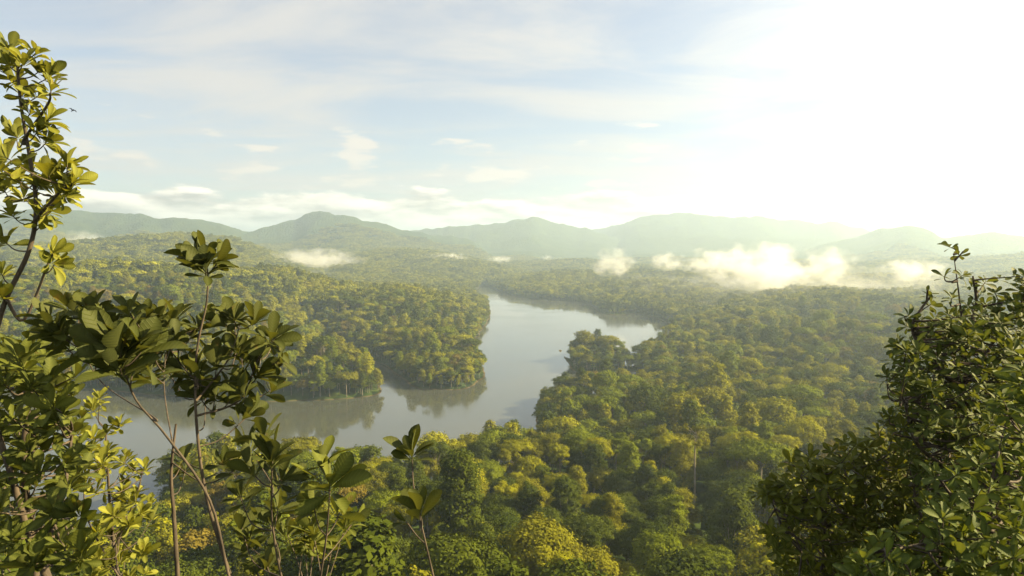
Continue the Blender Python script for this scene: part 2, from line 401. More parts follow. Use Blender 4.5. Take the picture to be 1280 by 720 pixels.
def tree_shape(kind, rng, hgt, cr, lod):
    """hgt total height, cr crown radius"""
    cl = []; limbs = MB(); tips = []
    if kind == 'round':
        n = 26; ch = cr * 1.5; base_z = hgt - ch
        for k in range(n):
            u = 1 - 1.5 * (k + .5) / n; a = k * 2.39996 + rng.uniform(-.3, .3)
            q = math.sqrt(max(0, 1 - u * u)) * cr * rng.uniform(.62, .85)
            tips.append((q * math.cos(a), q * math.sin(a), base_z + ch * .45 + u * ch * .42 + rng.uniform(-.4, .4), cr * rng.uniform(.26, .4)))
    elif kind == 'flat':
        n = 24; base_z = hgt - cr * .75
        for k in range(n):
            q = math.sqrt((k + .5) / n) * cr * rng.uniform(.8, 1.0); a = k * 2.39996
            tips.append((q * math.cos(a), q * math.sin(a), hgt - cr * .28 - (q / cr) ** 2 * cr * .3 + rng.uniform(-.5, .5), cr * rng.uniform(.2, .34)))
    elif kind == 'tall':
        n = 26; ch = hgt * .66; base_z = hgt - ch
        for k in range(n):
            u = (k + .5) / n; a = k * 2.39996
            q = cr * (math.sin(math.pi * (u * .85 + .12)) ** .7) * rng.uniform(.45, .72)
            tips.append((q * math.cos(a), q * math.sin(a), base_z + u * ch * .93, cr * rng.uniform(.28, .42)))
    elif kind == 'ragged':
        n = 17; ch = cr * 1.7; base_z = hgt - ch
        for k in range(n):
            a = rng.uniform(0, 6.283); q = cr * rng.uniform(.25, 1.0); u = rng.uniform(0, 1)
            tips.append((q * math.cos(a), q * math.sin(a), base_z + ch * (.2 + .75 * u) - q * .25, cr * rng.uniform(.18, .36)))
    else:  # tiered
        base_z = hgt * .35
        for k in range(5):
            zz = base_z + (hgt - base_z) * (k + .6) / 5; q0 = cr * (1.05 - .17 * k)
            for j in range(6 - k // 2):
                a = j * 6.283 / (6 - k // 2) + k * .9 + rng.uniform(-.3, .3); q = q0 * rng.uniform(.5, .85)
                tips.append((q * math.cos(a), q * math.sin(a), zz + rng.uniform(-1.3, 1.3), cr * rng.uniform(.24, .38)))
    for x, y, z, r_ in tips:
        cl.append((x, y, z, r_, r_ * (.6 if kind == 'flat' else .75)))
        for q in range(2):                                # small satellites break up the outline
            a = rng.uniform(0, 6.283); cl.append((x + r_ * math.cos(a), y + r_ * math.sin(a), z + r_ * rng.uniform(-.5, .6), r_ * .45, r_ * .35))
    if lod == 0: crown = clump_crown(rng, cl, 150, .25)
    elif lod == 1: crown = clump_crown(rng, cl, 36, .42)
    else: crown = clump_crown(rng, cl, 7, .95)
    th = max(base_z, hgt * .3)
    lean = rng.uniform(-.4, .4, 2)
    tr = np.array([[0, 0, -2.5], [0, 0, 0], [lean[0] * .5, lean[1] * .5, th * .6], [lean[0], lean[1], th], [lean[0] * 1.2, lean[1] * 1.2, min(hgt - cr * .4, th + cr * .7)]])
    r0 = .018 * hgt
    limbs.tube(catmull(tr, 3), np.linspace(r0 * 1.25, r0 * .35, 13), 6 if lod < 2 else 4)
    if lod < 2:
        for x, y, z, r_ in tips[::2]:
            s = np.array([lean[0], lean[1], th * rng.uniform(.85, 1.05)])
            e = np.array([x, y, z]); mid = s * .5 + e * .5 + np.array([0, 0, -abs(z - s[2]) * .2 + .2])
            limbs.tube(catmull([s, mid, e], 3), np.linspace(r0 * .45, r0 * .12, 7), 4)
    return crown, limbs.arrays()

KINDS = ['round', 'flat', 'tall', 'ragged', 'tiered']
SHAPES = {'round': (19, 6.8), 'flat': (21, 7.8), 'tall': (23, 5.4), 'ragged': (22, 6.4), 'tiered': (19, 5.8)}
crown_mesh, trunk_mesh, far_mesh = {}, {}, {}
for ki, kd in enumerate(KINDS):
    for v in range(3):
        rng = np.random.default_rng(100 + ki * 10 + v)
        hg, crr = SHAPES[kd]
        hg *= rng.uniform(.93, 1.07); crr *= rng.uniform(.92, 1.08)
        st = rng.bit_generator.state
        (cV, cF, ct), (tV, tF) = tree_shape(kd, rng, hg, crr, 0)
        crown_mesh[kd, v] = mesh_from('crown', cV, cF, [FOL['olive']], tint=ct)
        trunk_mesh[kd, v] = mesh_from('trunk', tV, tF, [BARK_F], smooth=True)
        rng.bit_generator.state = st
        (cV, cF, ct), (tV, tF) = tree_shape(kd, rng, hg, crr, 1)
        Vj = np.concatenate([cV, tV]); Fj = np.concatenate([cF, tF + len(cV)])
        far_mesh[kd, v] = mesh_from('forest_tree', Vj, Fj, [FOL['olive'], BARK_F],
                                    mat_idx=[0] * len(cF) + [1] * len(tF), tint=np.concatenate([ct, np.full(len(tV), .5)]))

proto = bpy.data.collections.new('forest_kinds')           # sources of the forest, not linked into the scene
plist = []
def add_proto(me, mat=None):
    o = bpy.data.objects.new('forest_tree_%04d' % len(plist), me)
    proto.objects.link(o)
    if mat: o.material_slots[0].link = 'OBJECT'; o.material_slots[0].material = mat
    plist.append(o); return len(plist) - 1
pidx = {}
for kd in KINDS:
    for v in range(3):
        for c in FOL: pidx[kd, v, c] = add_proto(far_mesh[kd, v], FOL[c])
patch_idx = []
for v in range(4):                                         # far canopy: groups of crowns
    rng = np.random.default_rng(500 + v); Vs, Fs, Ts, n = [], [], [], 0
    for k in range(30):
        q = math.sqrt((k + .5) / 30) * 27; a = k * 2.39996 + rng.uniform(-.2, .2)
        kd = KINDS[rng.integers(0, 4)]; hg, crr = SHAPES[kd]; sc = rng.uniform(.75, 1.2)
        (cV, cF, ct), _ = tree_shape(kd, rng, hg * sc, crr * sc, 2)
        Vs.append(cV + np.array([q * math.cos(a), q * math.sin(a), -3])); Fs.append(cF + n); n += len(cV)
        Ts.append(np.clip(rng.uniform(0, 1) * .8 + ct * .3, 0, 1))
    patch_idx.append(add_proto(mesh_from('forest_patch', np.concatenate(Vs), np.concatenate(Fs), [MIXED], tint=np.concatenate(Ts))))

# ------------------------------------------------------------------ where the trees stand
def scatter(r0, r1, step, azmax=47):
    m = r1 * math.sin(R(azmax)) + step
    gx, gy = np.meshgrid(np.arange(-m, m, step), np.arange(r0 * .6, r1, step))
    gx = gx + RNG.uniform(-.42, .42, gx.shape) * step; gy = gy + RNG.uniform(-.42, .42, gx.shape) * step
    gx = gx.ravel(); gy = gy.ravel(); r = np.hypot(gx, gy); az = np.degrees(np.arctan2(gx, gy))
    k = (r > r0) & (r < r1) & (np.abs(az) < azmax)
    return gx[k], gy[k]
def pick_colour(u, dark):
    w = [('yellow-green', .20), ('olive', .27), ('deep green', .27), ('mid-green', .23), ('russet-brown', .03)]
    for c, p in w:
        if u < p: return c
        u -= p
    return 'olive'
NEAR_R = 1150
x1, y1 = scatter(104, 330, 11.2, 46); x2, y2 = scatter(330, NEAR_R, 10.4)
xb, yb = scatter(300, NEAR_R, 7.5, 40); sb = lake_sd(xb, yb); kb = (sb > 3) & (sb < 18)      # thick fringe along the water
gx, gy = np.meshgrid(np.arange(20, 420, 9.5), np.arange(-40, 330, 9.5)); gx = (gx + RNG.uniform(-4, 4, gx.shape)).ravel(); gy = (gy + RNG.uniform(-4, 4, gy.shape)).ravel()
rs, as_ = np.hypot(gx, gy), np.degrees(np.arctan2(gx, gy)); ks = (rs > 45) & (rs < 420) & (as_ > 40 + 420 / rs) & ((as_ > 46) | (rs < 104)) & (as_ < 100)      # trees on the added, unseen shoulder at right that shades the near forest
xs = np.concatenate([x1, x2, xb[kb], gx[ks]]); ys = np.concatenate([y1, y2, yb[kb], gy[ks]])
sd = lake_sd(xs, ys); k = sd > 2.2; xs, ys, sd = xs[k], ys[k], sd[k]
zs = height(xs, ys, sd)
big = fbm(xs / 70, ys / 70, 77, 3)
trees = []
for x, y, z, s_, b in zip(xs, ys, zs, sd, big):
    kd = random.choices(KINDS, (.34, .18, .18, .18, .12))[0]
    sc = random.uniform(.52, 1.2) * (1 + random.choice((.3, .5)) * (random.random() < .09))
    sc *= float(np.interp(s_, [0, 20], [.82, 1]))
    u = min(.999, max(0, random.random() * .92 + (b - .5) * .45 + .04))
    if math.hypot(x, y) < 250 and (u < .47 or u > .74) and random.random() < .8: u = random.choice((.3, .6, .65, .7, .8))  # nearby trees given darker foliage colours in place of the slope's shade
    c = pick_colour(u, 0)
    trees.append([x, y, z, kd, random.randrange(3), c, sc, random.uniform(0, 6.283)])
x3, y3 = scatter(NEAR_R, 4600, 37, 46)
sd3 = lake_sd(x3, y3); k = (sd3 > 22) & (np.hypot(x3, y3) < 4300); x3, y3, sd3 = x3[k], y3[k], sd3[k]; z3 = height(x3, y3, sd3)
# shoreline of the far waters: single small trees
x4, y4 = scatter(NEAR_R, 2300, 10, 30); s4 = lake_sd(x4, y4); k = (s4 > 2) & (s4 < 42); x4, y4, s4 = x4[k], y4[k], s4[k]; z4 = height(x4, y4, s4)

# ------------------------------------------------------------------ the trees that show largest become things of their own
T_ = np.array([[t[0], t[1], t[2] + 13 * t[6]] for t in trees])
px, py, dep = project(T_)
def open_view(x, y):                                       # not behind the foreground plants
    if x < 0 or x > 1285 or y > 735: return False
    if x < 195 : return False
    if x < 440 and y > 640: return False
    if x > 1110: return False
    if y > np.interp(x, [930, 960, 1050, 1110], [740, 600, 560, 545]): return False
    return True
_d = ray(868, 622); _t = np.geomspace(60, 2500, 1500); _P = np.array([0, 0, HC]) + _d * _t[:, None]; _g = height(_P[:, 0], _P[:, 1]); _k = int(np.argmax(_P[:, 2] < _g + 9))
PALE = (np.array([_P[_k, 0], _P[_k, 1], _g[_k]]), _t[_k])
keep = [i for i in range(len(trees)) if not (abs(px[i] - 868) < 13 and dep[i] < PALE[1] + 6 and py[i] < 632)]
trees = [trees[i] for i in keep]; px, py, dep = px[keep], py[keep], dep[keep]
order = [i for i in np.argsort(dep) if open_view(px[i], py[i])][:285]
single = set(order)

def pick(pxl, pyl, tol=60):                                # nearest single tree to a place in view
    return min(order, key=lambda i: math.hypot(px[i] - pxl, py[i] - pyl))
bright_big = pick(1010, 535)
trees[bright_big][3] = 'round'; trees[bright_big][5] = 'yellow-green'; trees[bright_big][6] = 1.5

SHAPE_WORD = {'round': 'round-crowned', 'flat': 'flat-topped', 'tall': 'tall narrow', 'ragged': 'loose open', 'tiered': 'tiered'}
ORD = ['first', 'second', 'third', 'fourth', 'fifth', 'sixth', 'seventh', 'eighth', 'ninth', 'tenth', 'eleventh', 'twelfth']
NUM = ['zero', 'one', 'two', 'three', 'four', 'five', 'six', 'seven', 'eight', 'nine', 'ten', 'eleven', 'twelve']
def zone(i):
    x, y = px[i], py[i]
    row = 'low' if y > 655 else 'halfway down' if y > 590 else 'high'
    if x < 440: s = 'behind leafy saplings'
    elif x < 590: s = 'around two-whorl sapling'
    elif x < 740: s = 'below lake bend'
    elif x < 868: s = 'left of pale trunk'
    elif x < 980: s = 'right of pale trunk'
    else: s = 'beside dark right-hand tree'
    return row + ' ' + s
classes = {}
for i in order:
    if i == bright_big: continue
    classes.setdefault((trees[i][5], trees[i][3], zone(i)), []).append(i)
labels = {bright_big: 'large bright yellow-green round tree high up, just left of the dark right-hand crown'}
for (c, kd, zn), ids in classes.items():
    ids.sort(key=lambda i: px[i])
    for n, i in enumerate(ids):
        l = f'{c} {SHAPE_WORD[kd]} tree {zn}'
        if len(ids) > 1: l += f', {ORD[n]} of {NUM[len(ids)]} from left' if len(ids) <= 12 else ''
        labels[i] = l
roots = {}
def make_tree(i):
    x, y, z, kd, v, c, sc, rot = trees[i]
    root = thing('forest_tree', (x, y, z), labels[i], 'tree', 'forest trees on the slope below the viewpoint')
    root.rotation_euler = (0, 0, rot); root.scale = (sc, sc, sc * (1.0))
    if (kd, v) not in roots:
        cr_, tk = obj('crown', crown_mesh[kd, v], root), obj('trunk', trunk_mesh[kd, v], root)
        roots[kd, v] = (cr_, tk)
    else:
        cr_, tk = (o.copy() for o in roots[kd, v])
        for o in (cr_, tk): COL.objects.link(o); o.parent = root
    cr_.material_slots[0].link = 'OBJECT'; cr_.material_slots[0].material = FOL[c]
for i in order: make_tree(i)

# ------------------------------------------------------------------ the rest of the forest: one object
pts, idx, scl, rots = [], [], [], []
for n, t in enumerate(trees):
    if n in single: continue
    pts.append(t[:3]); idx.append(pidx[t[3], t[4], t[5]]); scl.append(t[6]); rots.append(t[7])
for x, y, z, s_ in zip(x4, y4, z4, s4):
    pts.append((x, y, z)); idx.append(pidx[random.choice(KINDS), random.randrange(3), random.choice(['olive', 'mid-green', 'deep green'])])
    scl.append(random.uniform(.6, 1.0) * float(np.interp(s_, [0, 25], [.6, 1]))); rots.append(random.uniform(0, 6.28))
for x, y, z in zip(x3, y3, z3):
    pts.append((x, y, z)); idx.append(random.choice(patch_idx)); scl.append(random.uniform(.8, 1.15)); rots.append(random.uniform(0, 6.28))
print('forest points', len(pts))
me = bpy.data.meshes.new('forest'); me.vertices.add(len(pts)); me.vertices.foreach_set('co', np.array(pts, np.float32).ravel())
for nm, ty, val in (('kind_no', 'INT', idx), ('size', 'FLOAT', scl), ('turn', 'FLOAT', rots)):
    a = me.attributes.new(nm, ty, 'POINT'); a.data.foreach_set('value', np.array(val, np.int32 if ty == 'INT' else np.float32))
forest = tag(obj('forest', me), 'rainforest canopy covering the shores and hills around the lake', kind='stuff')
ng = bpy.data.node_groups.new('forest_growth', 'GeometryNodeTree')
ng.interface.new_socket('Geometry', in_out='INPUT', socket_type='NodeSocketGeometry')
ng.interface.new_socket('Geometry', in_out='OUTPUT', socket_type='NodeSocketGeometry')
gi, go = ng.nodes.new('NodeGroupInput'), ng.nodes.new('NodeGroupOutput')
ci = ng.nodes.new('GeometryNodeCollectionInfo'); ci.inputs['Collection'].default_value = proto
ci.inputs['Separate Children'].default_value = True; ci.inputs['Reset Children'].default_value = True
m2p = ng.nodes.new('GeometryNodeMeshToPoints')
iop = ng.nodes.new('GeometryNodeInstanceOnPoints'); iop.inputs['Pick Instance'].default_value = True
def named(nm, ty):
    n = ng.nodes.new('GeometryNodeInputNamedAttribute'); n.data_type = ty; n.inputs[0].default_value = nm; return n
a_i, a_s, a_t = named('kind_no', 'INT'), named('size', 'FLOAT'), named('turn', 'FLOAT')
cx = ng.nodes.new('ShaderNodeCombineXYZ')
lk = ng.links.new
lk(gi.outputs[0], m2p.inputs[0]); lk(m2p.outputs[0], iop.inputs['Points']); lk(ci.outputs[0], iop.inputs['Instance'])
lk(a_i.outputs[0], iop.inputs['Instance Index']); lk(a_s.outputs[0], iop.inputs['Scale'])
lk(a_t.outputs[0], cx.inputs[2]); lk(cx.outputs[0], iop.inputs['Rotation']); lk(iop.outputs[0], go.inputs[0])
md = forest.modifiers.new('growth', 'NODES'); md.node_group = ng


def locate(pxl, pyl, over):                                # where a line of sight meets the canopy at this height
    d = ray(pxl, pyl); t = np.geomspace(60, 2500, 1500)
    P = np.array([0, 0, HC]) + d * t[:, None]
    g = height(P[:, 0], P[:, 1]); k = int(np.argmax(P[:, 2] < g + over))
    return np.array([P[k, 0], P[k, 1], g[k]]), t[k]

# tall pale-trunked tree standing over the canopy
b, dist = PALE
topz = at(868, 540, dist)[2] - b[2]
rng = np.random.default_rng(61)
root = thing('emergent_tree', b, 'tall pale bare-trunked tree with a thin ragged crown rising over the canopy', 'tree')
m = MB(); m.tube(catmull([(0, 0, -2), (.1, 0, topz * .4), (-.2, .1, topz * .75), (.2, 0, topz)], 5), np.linspace(.5, .24, 16), 8); Vv, Ff = m.arrays()
obj('trunk', mesh_from('trunk', Vv, Ff, [BARK_PALE], smooth=True), root)
cl = []
for k in range(26):
    a = rng.uniform(0, 6.28); q = rng.uniform(.8, 5.6); z = topz + rng.uniform(-4.5, 2.8)
    cl.append((q * math.cos(a), q * math.sin(a), z, rng.uniform(.8, 1.5), rng.uniform(.5, .9)))
    m = MB(); s0 = np.array([.1, 0, topz * rng.uniform(.86, 1.0)]); e = np.array(cl[-1][:3]); m.tube([s0, (s0 + e) / 2 + [0, 0, .5], e], [.14, .09, .04], 5)
    Vv, Ff = m.arrays(); obj('branch', mesh_from('branch', Vv, Ff, [BARK_PALE], smooth=True), root)
cV, cF, ct = clump_crown(rng, cl, 75, .3)
obj('crown', mesh_from('crown', cV, cF, [FOL['olive']], tint=ct), root)

def palm(pxl, pyl, hgt, label, seed):
    rng = np.random.default_rng(seed); b, d = locate(pxl, pyl, hgt)
    root = thing('palm_tree', b, label, 'palm', 'palms in the forest')
    m = MB(); m.tube(catmull([(0, 0, -1), (.15, 0, hgt * .5), (0, 0, hgt)], 5), np.linspace(.24, .15, 11), 7); Vv, Ff = m.arrays()
    obj('trunk', mesh_from('trunk', Vv, Ff, [BARK_F], smooth=True), root)
    for k in range(15):
        a = k * 2.39996; up = rng.uniform(-.1, 1.1); Ln = rng.uniform(2.6, 3.4)
        dx, dy = math.cos(a), math.sin(a); V, Fc = [], []
        for n in range(15):
            t = (n + .5) / 15; r_ = Ln * t * math.cos(up * .6); z = hgt + Ln * (math.sin(up) * t - .75 * t * t)
            c = np.array([dx * r_, dy * r_, z]); w_ = .75 * math.sin(math.pi * (.12 + .83 * t)); fw = np.array([dx, dy, -.5 * t]) * .35
            for sg in (-1, 1):
                sd_ = np.array([-dy, dx, 0]) * sg; o_ = len(V)
                V += [c - fw * .22, c + fw * .22, c + sd_ * w_ + fw * .9 + [0, 0, -.25 * w_], c + sd_ * w_ * .9 + fw * .5 + [0, 0, -.25 * w_]]; Fc.append([o_, o_ + 1, o_ + 2, o_ + 3])
        obj('frond', mesh_from('frond', V, np.array(Fc), [FOL['mid-green']], tint=np.full(len(V), rng.uniform(.3, 1))), root)
palm(945, 634, 13, 'small palm with drooping fronds on a thin trunk right of the pale trunk', 71)
palm(797, 648, 12, 'dark palm with drooping fronds half sunk in the canopy left of the pale trunk', 72)

def bare_tree(pxl, pyl, hgt, label, seed, mat, leafy):
    rng = np.random.default_rng(seed); b, d = locate(pxl, pyl, hgt)
    root = thing('bare_tree', b, label, 'tree')
    m = MB(); m.tube(catmull([(0, 0, -1), (.3, 0, hgt * .35), (.1, .1, hgt * .62)], 5), np.linspace(.32, .2, 11), 7); Vv, Ff = m.arrays()
    obj('trunk', mesh_from('trunk', Vv, Ff, [mat], smooth=True), root); tips = []
    for k in range(9):
        a = k * 2.39996; s0 = np.array([.1, .1, hgt * (.45 + .02 * k)]); m = MB()
        e = np.array([math.cos(a) * rng.uniform(1.6, 3.4), math.sin(a) * rng.uniform(1.6, 3.4), hgt * rng.uniform(.8, 1.02)])
        C = catmull([s0, (s0 + e) / 2 + rng.normal(0, .35, 3), e], 4); m.tube(C, np.linspace(.13, .04, len(C)), 5)
        for q in range(4):
            st = C[3 + q]; en = st + np.array([rng.normal(0, .8), rng.normal(0, .8), rng.uniform(.4, 1.4)]); m.tube([st, (st + en) / 2 + rng.normal(0, .1, 3), en], [.06, .045, .025], 4); tips.append(en)
        Vv, Ff = m.arrays(); obj('branch', mesh_from('branch', Vv, Ff, [mat], smooth=True), root)
    if leafy:
        cV, cF, ct = clump_crown(rng, [(*t, .5, .35) for t in tips[::3]], 30, .2); obj('crown', mesh_from('crown', cV, cF, [FOL['yellow-green']], tint=ct), root)
bare_tree(852, 672, 12, 'leafless grey tree with forking twigs near the bottom edge', 73, BARK_PALE, True)
bare_tree(714, 548, 17, 'white-limbed nearly bare tree standing close to the near lake shore', 74, BARK_PALE, True)

# a bird in the air
bp = at(91, 138, 60)
V = [(0, -.02, .02), (.04, -.16, 0), (0, -.16, .04), (-.04, -.16, 0), (.05, 0, .0), (0, 0, .05), (-.05, 0, 0), (0, .17, 0), (0, 0, -.04), (.03, .26, .01), (-.03, .26, .01),
     (.05, -.08, .02), (.05, .06, .02), (.22, -.08, .10), (.2, .05, .1), (.40, .04, .03), (-.05, -.08, .02), (-.05, .06, .02), (-.22, -.08, .10), (-.2, .05, .1), (-.40, .04, .03)]
V += [(0, -.22, .01), (0, -.12, -.035)]
Fc = [(21, 1, 2), (21, 2, 3), (21, 22, 1), (21, 3, 22), (1, 4, 5, 2), (2, 5, 6, 3), (4, 9, 7, 5), (5, 7, 10, 6), (7, 9, 10), (4, 1, 22, 8), (6, 8, 22, 3), (8, 9, 4), (8, 10, 9), (8, 6, 10),
      (4, 1, 11), (4, 11, 12), (11, 13, 14, 12), (13, 15, 14), (3, 6, 16), (6, 17, 16), (16, 17, 19, 18), (18, 19, 20)]
bm_, nt_ = new_mat('dark_plumage'); p_ = N(nt_, 'ShaderNodeBsdfPrincipled'); no_ = N(nt_, 'ShaderNodeTexNoise'); no_.inputs['Scale'].default_value = 20
nt_.links.new(ramp(nt_, [(.4, (.02, .02, .022)), (.7, (.06, .055, .05))], no_.outputs['Fac']), p_.inputs[0]); o_ = N(nt_, 'ShaderNodeOutputMaterial'); nt_.links.new(p_.outputs[0], o_.inputs[0])
used = sorted({k for f in Fc for k in f}); mp_ = {k: n for n, k in enumerate(used)}
ob = obj('bird', mesh_from('bird', [V[k] for k in used], [tuple(mp_[k] for k in f) for f in Fc], [bm_])); ob.location = tuple(bp); ob.rotation_euler = (R(-25), R(20), R(60))
tag(ob, 'tiny dark bird flying in the sky right of the tall sapling', 'bird')


# ------------------------------------------------------------------ foreground plants
ts = np.array([0, .07, .2, .38, .56, .72, .86, .95, 1.0])
ws = np.array([.010, .020, .065, .135, .195, .222, .19, .11, .012])
def leaf_template(fold=.32, droop=.20):
    V = []; rib = []
    for t, w in zip(ts, ws):
        zc = -droop * t * t
        V += [(-w, t, zc + fold * w), (0, t, zc), (w, t, zc + fold * w)]; rib += [0, 1, 0]
    Fq = []
    for k in range(len(ts) - 1):
        a = 3 * k
        Fq += [(a, a + 1, a + 4, a + 3), (a + 1, a + 2, a + 5, a + 4)]
    return np.array(V), np.array(Fq), np.array(rib, float)
LT = [leaf_template(f, d) for f, d in ((.35, .12), (.45, .28), (.2, .05), (.3, .4))]

class Leaves:
    def __init__(s, rng): s.V = []; s.F = []; s.t = []; s.r = []; s.a = []; s.c = []; s.n = 0; s.rng = rng
    def leaf(s, base, d, up, L, tint, wid=1.0):
        d = d / np.linalg.norm(d)
        x = np.cross(d, up); nx = np.linalg.norm(x)
        if nx < 1e-4: x = np.cross(d, np.array([1., 0, 0])); nx = np.linalg.norm(x)
        x /= nx; z = np.cross(x, d)
        V, Fq, rib = LT[s.rng.integers(0, len(LT))]
        wid = wid * s.rng.uniform(.8, 1.12); roll = s.rng.normal(0, .5); x, z = x * math.cos(roll) + z * math.sin(roll), z * math.cos(roll) - x * math.sin(roll)
        P = base + L * (V[:, :1] * x * wid + V[:, 1:2] * d + V[:, 2:] * z)
        s.V.append(P); s.F.append(Fq + s.n); s.n += len(P); s.t.append(np.full(len(P), tint)); s.r.append(rib); s.a.append(V[:, 1]); s.c.append(np.abs(V[:, 0]))
    def whorl(s, c, axis, n, L, tone=(.2, .8), tilt=(14, 88), wid=1.0, gap=.02):
        axis = axis / np.linalg.norm(axis); rng = s.rng
        n = max(3, n + int(rng.integers(-2, 4))); tilt = (tilt[0] + rng.uniform(-4, 12), tilt[1] + rng.uniform(-16, 22))
        e1 = np.cross(axis, np.array([.3, 1, .1])); e1 /= np.linalg.norm(e1); e2 = np.cross(axis, e1)
        ph = rng.uniform(0, 6.28)
        for k in range(n):
            f = (k + .5) / n; a = ph + k * 2.39996 + rng.normal(0, .2)
            th = R(tilt[0] + (tilt[1] - tilt[0]) * f + rng.normal(0, 9))
            side = e1 * math.cos(a) + e2 * math.sin(a)
            d = axis * math.cos(th) + side * math.sin(th)
            ln = L * (.72 + .34 * math.sin(math.pi * min(1, f * .8 + .15))) * rng.uniform(.68, 1.15)
            up = axis * math.sin(th) - side * math.cos(th) + np.array([0, 0, .15])
            s.leaf(c - axis * gap * f * L * 14 + side * .002, d, up, ln, float(np.clip(rng.uniform(*tone), 0, 1)), wid)
    def mesh(s, name, mat):
        return mesh_from(name, np.concatenate(s.V), np.concatenate(s.F), [mat], smooth=True, tint=np.concatenate(s.t), rib=np.concatenate(s.r), along=np.concatenate(s.a), across=np.concatenate(s.c))

def polyline3(pts):                                        # (px, py, distance)
    return np.array([at(*p) for p in pts])
def to_ground(P):                                          # carry a stem down to the soil
    p = P[0]; z = float(height(np.array([p[0]]), np.array([p[1]]))[0]) - .08
    q = np.array([p[0] * 1.0, p[1] * 1.0, z])
    m_ = (p + q) / 2 + np.array([.03, .02, 0]) * (p[2] - z)
    return np.concatenate([[q], [m_], P]), q
def local(V, o): return np.asarray(V) - o

LS = .76
def sapling(name, label, cat, stem, whorls, mat, r0, seed, branches=(), group=None, L=.10, n=10, parts=True, stem_extra=()):
    """stem: px polyline from low to top; branches: px polylines; whorls: (px, py, d, leaf length, leaf count, axis tilt deg, tone pair)"""
    rng = np.random.default_rng(seed)
    P, q = to_ground(polyline3(stem))
    root = thing(name, q, label, cat, group)
    C = catmull(P, 5)
    m = MB(); m.tube(local(C, q), np.linspace(r0, r0 * .3, len(C)), 8); Vv, Ff = m.arrays()
    obj('stem', mesh_from('stem', Vv, Ff, [BARK], smooth=True), root)
    nodes = [C[len(C) // 6:]]
    for b in branches:
        B = polyline3(b); d0 = C[np.argmin(np.linalg.norm(C - B[0], axis=1))]
        Bc = catmull(np.concatenate([[d0], B[0 if np.linalg.norm(B[0] - d0) > .01 else 1:]]), 5)
        nodes.append(Bc); m = MB(); m.tube(local(Bc, q), np.linspace(r0 * .5, r0 * .2, len(Bc)), 6); Vv, Ff = m.arrays()
        obj('branch', mesh_from('branch', Vv, Ff, [BARK], smooth=True), root)
    allp = np.concatenate(nodes)
    for (wx, wy, wd, wl, wn, tilt, tone) in whorls:
        c = at(wx, wy, wd)
        dd = np.linalg.norm(allp - c, axis=1) + np.where(allp[:, 2] > c[2] - .02, .25, 0)
        s0 = allp[np.argmin(dd)]
        gap = np.linalg.norm(s0 - c); holder = root
        ax = np.array([math.sin(R(tilt)), rng.normal(0, .25) - .15, math.cos(R(tilt))])
        if gap > .012:
            mid = (s0 + c) / 2 + np.array([0, 0, -.12 * gap]) + rng.normal(0, .04, 3) * gap
            tcv = catmull([s0, mid, c], 4); tw = MB(); tw.tube(local(tcv, q), np.linspace(max(.0022, r0 * .22), .0016, len(tcv)), 5)
            Vv, Ff = tw.arrays(); holder = obj('twig', mesh_from('twig', Vv, Ff, [BARK], smooth=True), root)
            ax = ax + (c - mid) / (np.linalg.norm(c - mid) + 1e-6) * .6
        wl *= LS; lv = Leaves(rng); lv.whorl(local(c, q), ax, wn, wl, tone, (8, 74))
        if gap > .1 and gap < .45:                                       # a few leaves along the twig too
            for f in (.82,):
                pq = s0 + (c - s0) * f
                lv.whorl(local(pq, q), ax, 3, wl * .85, tone, (55, 100))
        obj('leaf_whorl', lv.mesh('leaf_whorl', mat), holder)
    return root

def scatter_whorls(poly, n, d, dd, L, cnt, tone, rng, spread=40):
    P = np.array(poly, float); out = []
    lo, hi = P.min(0), P.max(0); k = 0
    while len(out) < n and k < 20000:
        k += 1; x, y = rng.uniform(lo[0], hi[0]), rng.uniform(lo[1], hi[1]); ins = False
        for (ax, ay), (bx, by) in zip(P, np.roll(P, -1, 0)):
            if (ay > y) != (by > y) and x < (bx - ax) * (y - ay) / (by - ay) + ax: ins = not ins
        if not ins or any(abs(x - o[0]) + abs(y - o[1]) < 9 for o in out): continue
        out.append((x, y, d + rng.uniform(-dd, dd), L * rng.uniform(.8, 1.2), cnt, rng.uniform(-spread, spread), tone))
    return out

rg_ = np.random.default_rng(3)
# A: tall sapling at the left edge, reaching above the ridge
W = [(45,66,2.5,10),(12,62,2.55,-10),(18,98,2.6,-30),(64,112,2.4,40),(38,140,2.5,20),(46,165,2.45,50),(58,178,2.5,70),(30,78,2.45,-10),(62,96,2.5,20),(48,120,2.5,30),(28,118,2.6,0),
     (60,218,2.4,10),(92,228,2.4,45),(40,208,2.55,-20),(6,196,2.2,-30),(4,236,2.6,-10),(30,248,2.6,20),(62,262,2.5,60),(52,276,2.5,40),(76,218,2.45,0),(84,244,2.4,70),(70,240,2.5,20),(50,232,2.5,0),
     (66,316,2.5,100),(4,300,2.5,-20),(2,342,2.5,0),(84,205,2.45,20),(22,225,2.6,0),(50,88,2.5,30),(2,370,2.45,10),(20,170,2.6,-50),(14,268,2.5,0),(0,210,2.3,0),(60,150,2.45,40),(10,80,2.5,-30),(68,330,2.5,120)]
W = [(a, b, c, rg_.uniform(.085, .115), 12, t) for a, b, c, t in W]
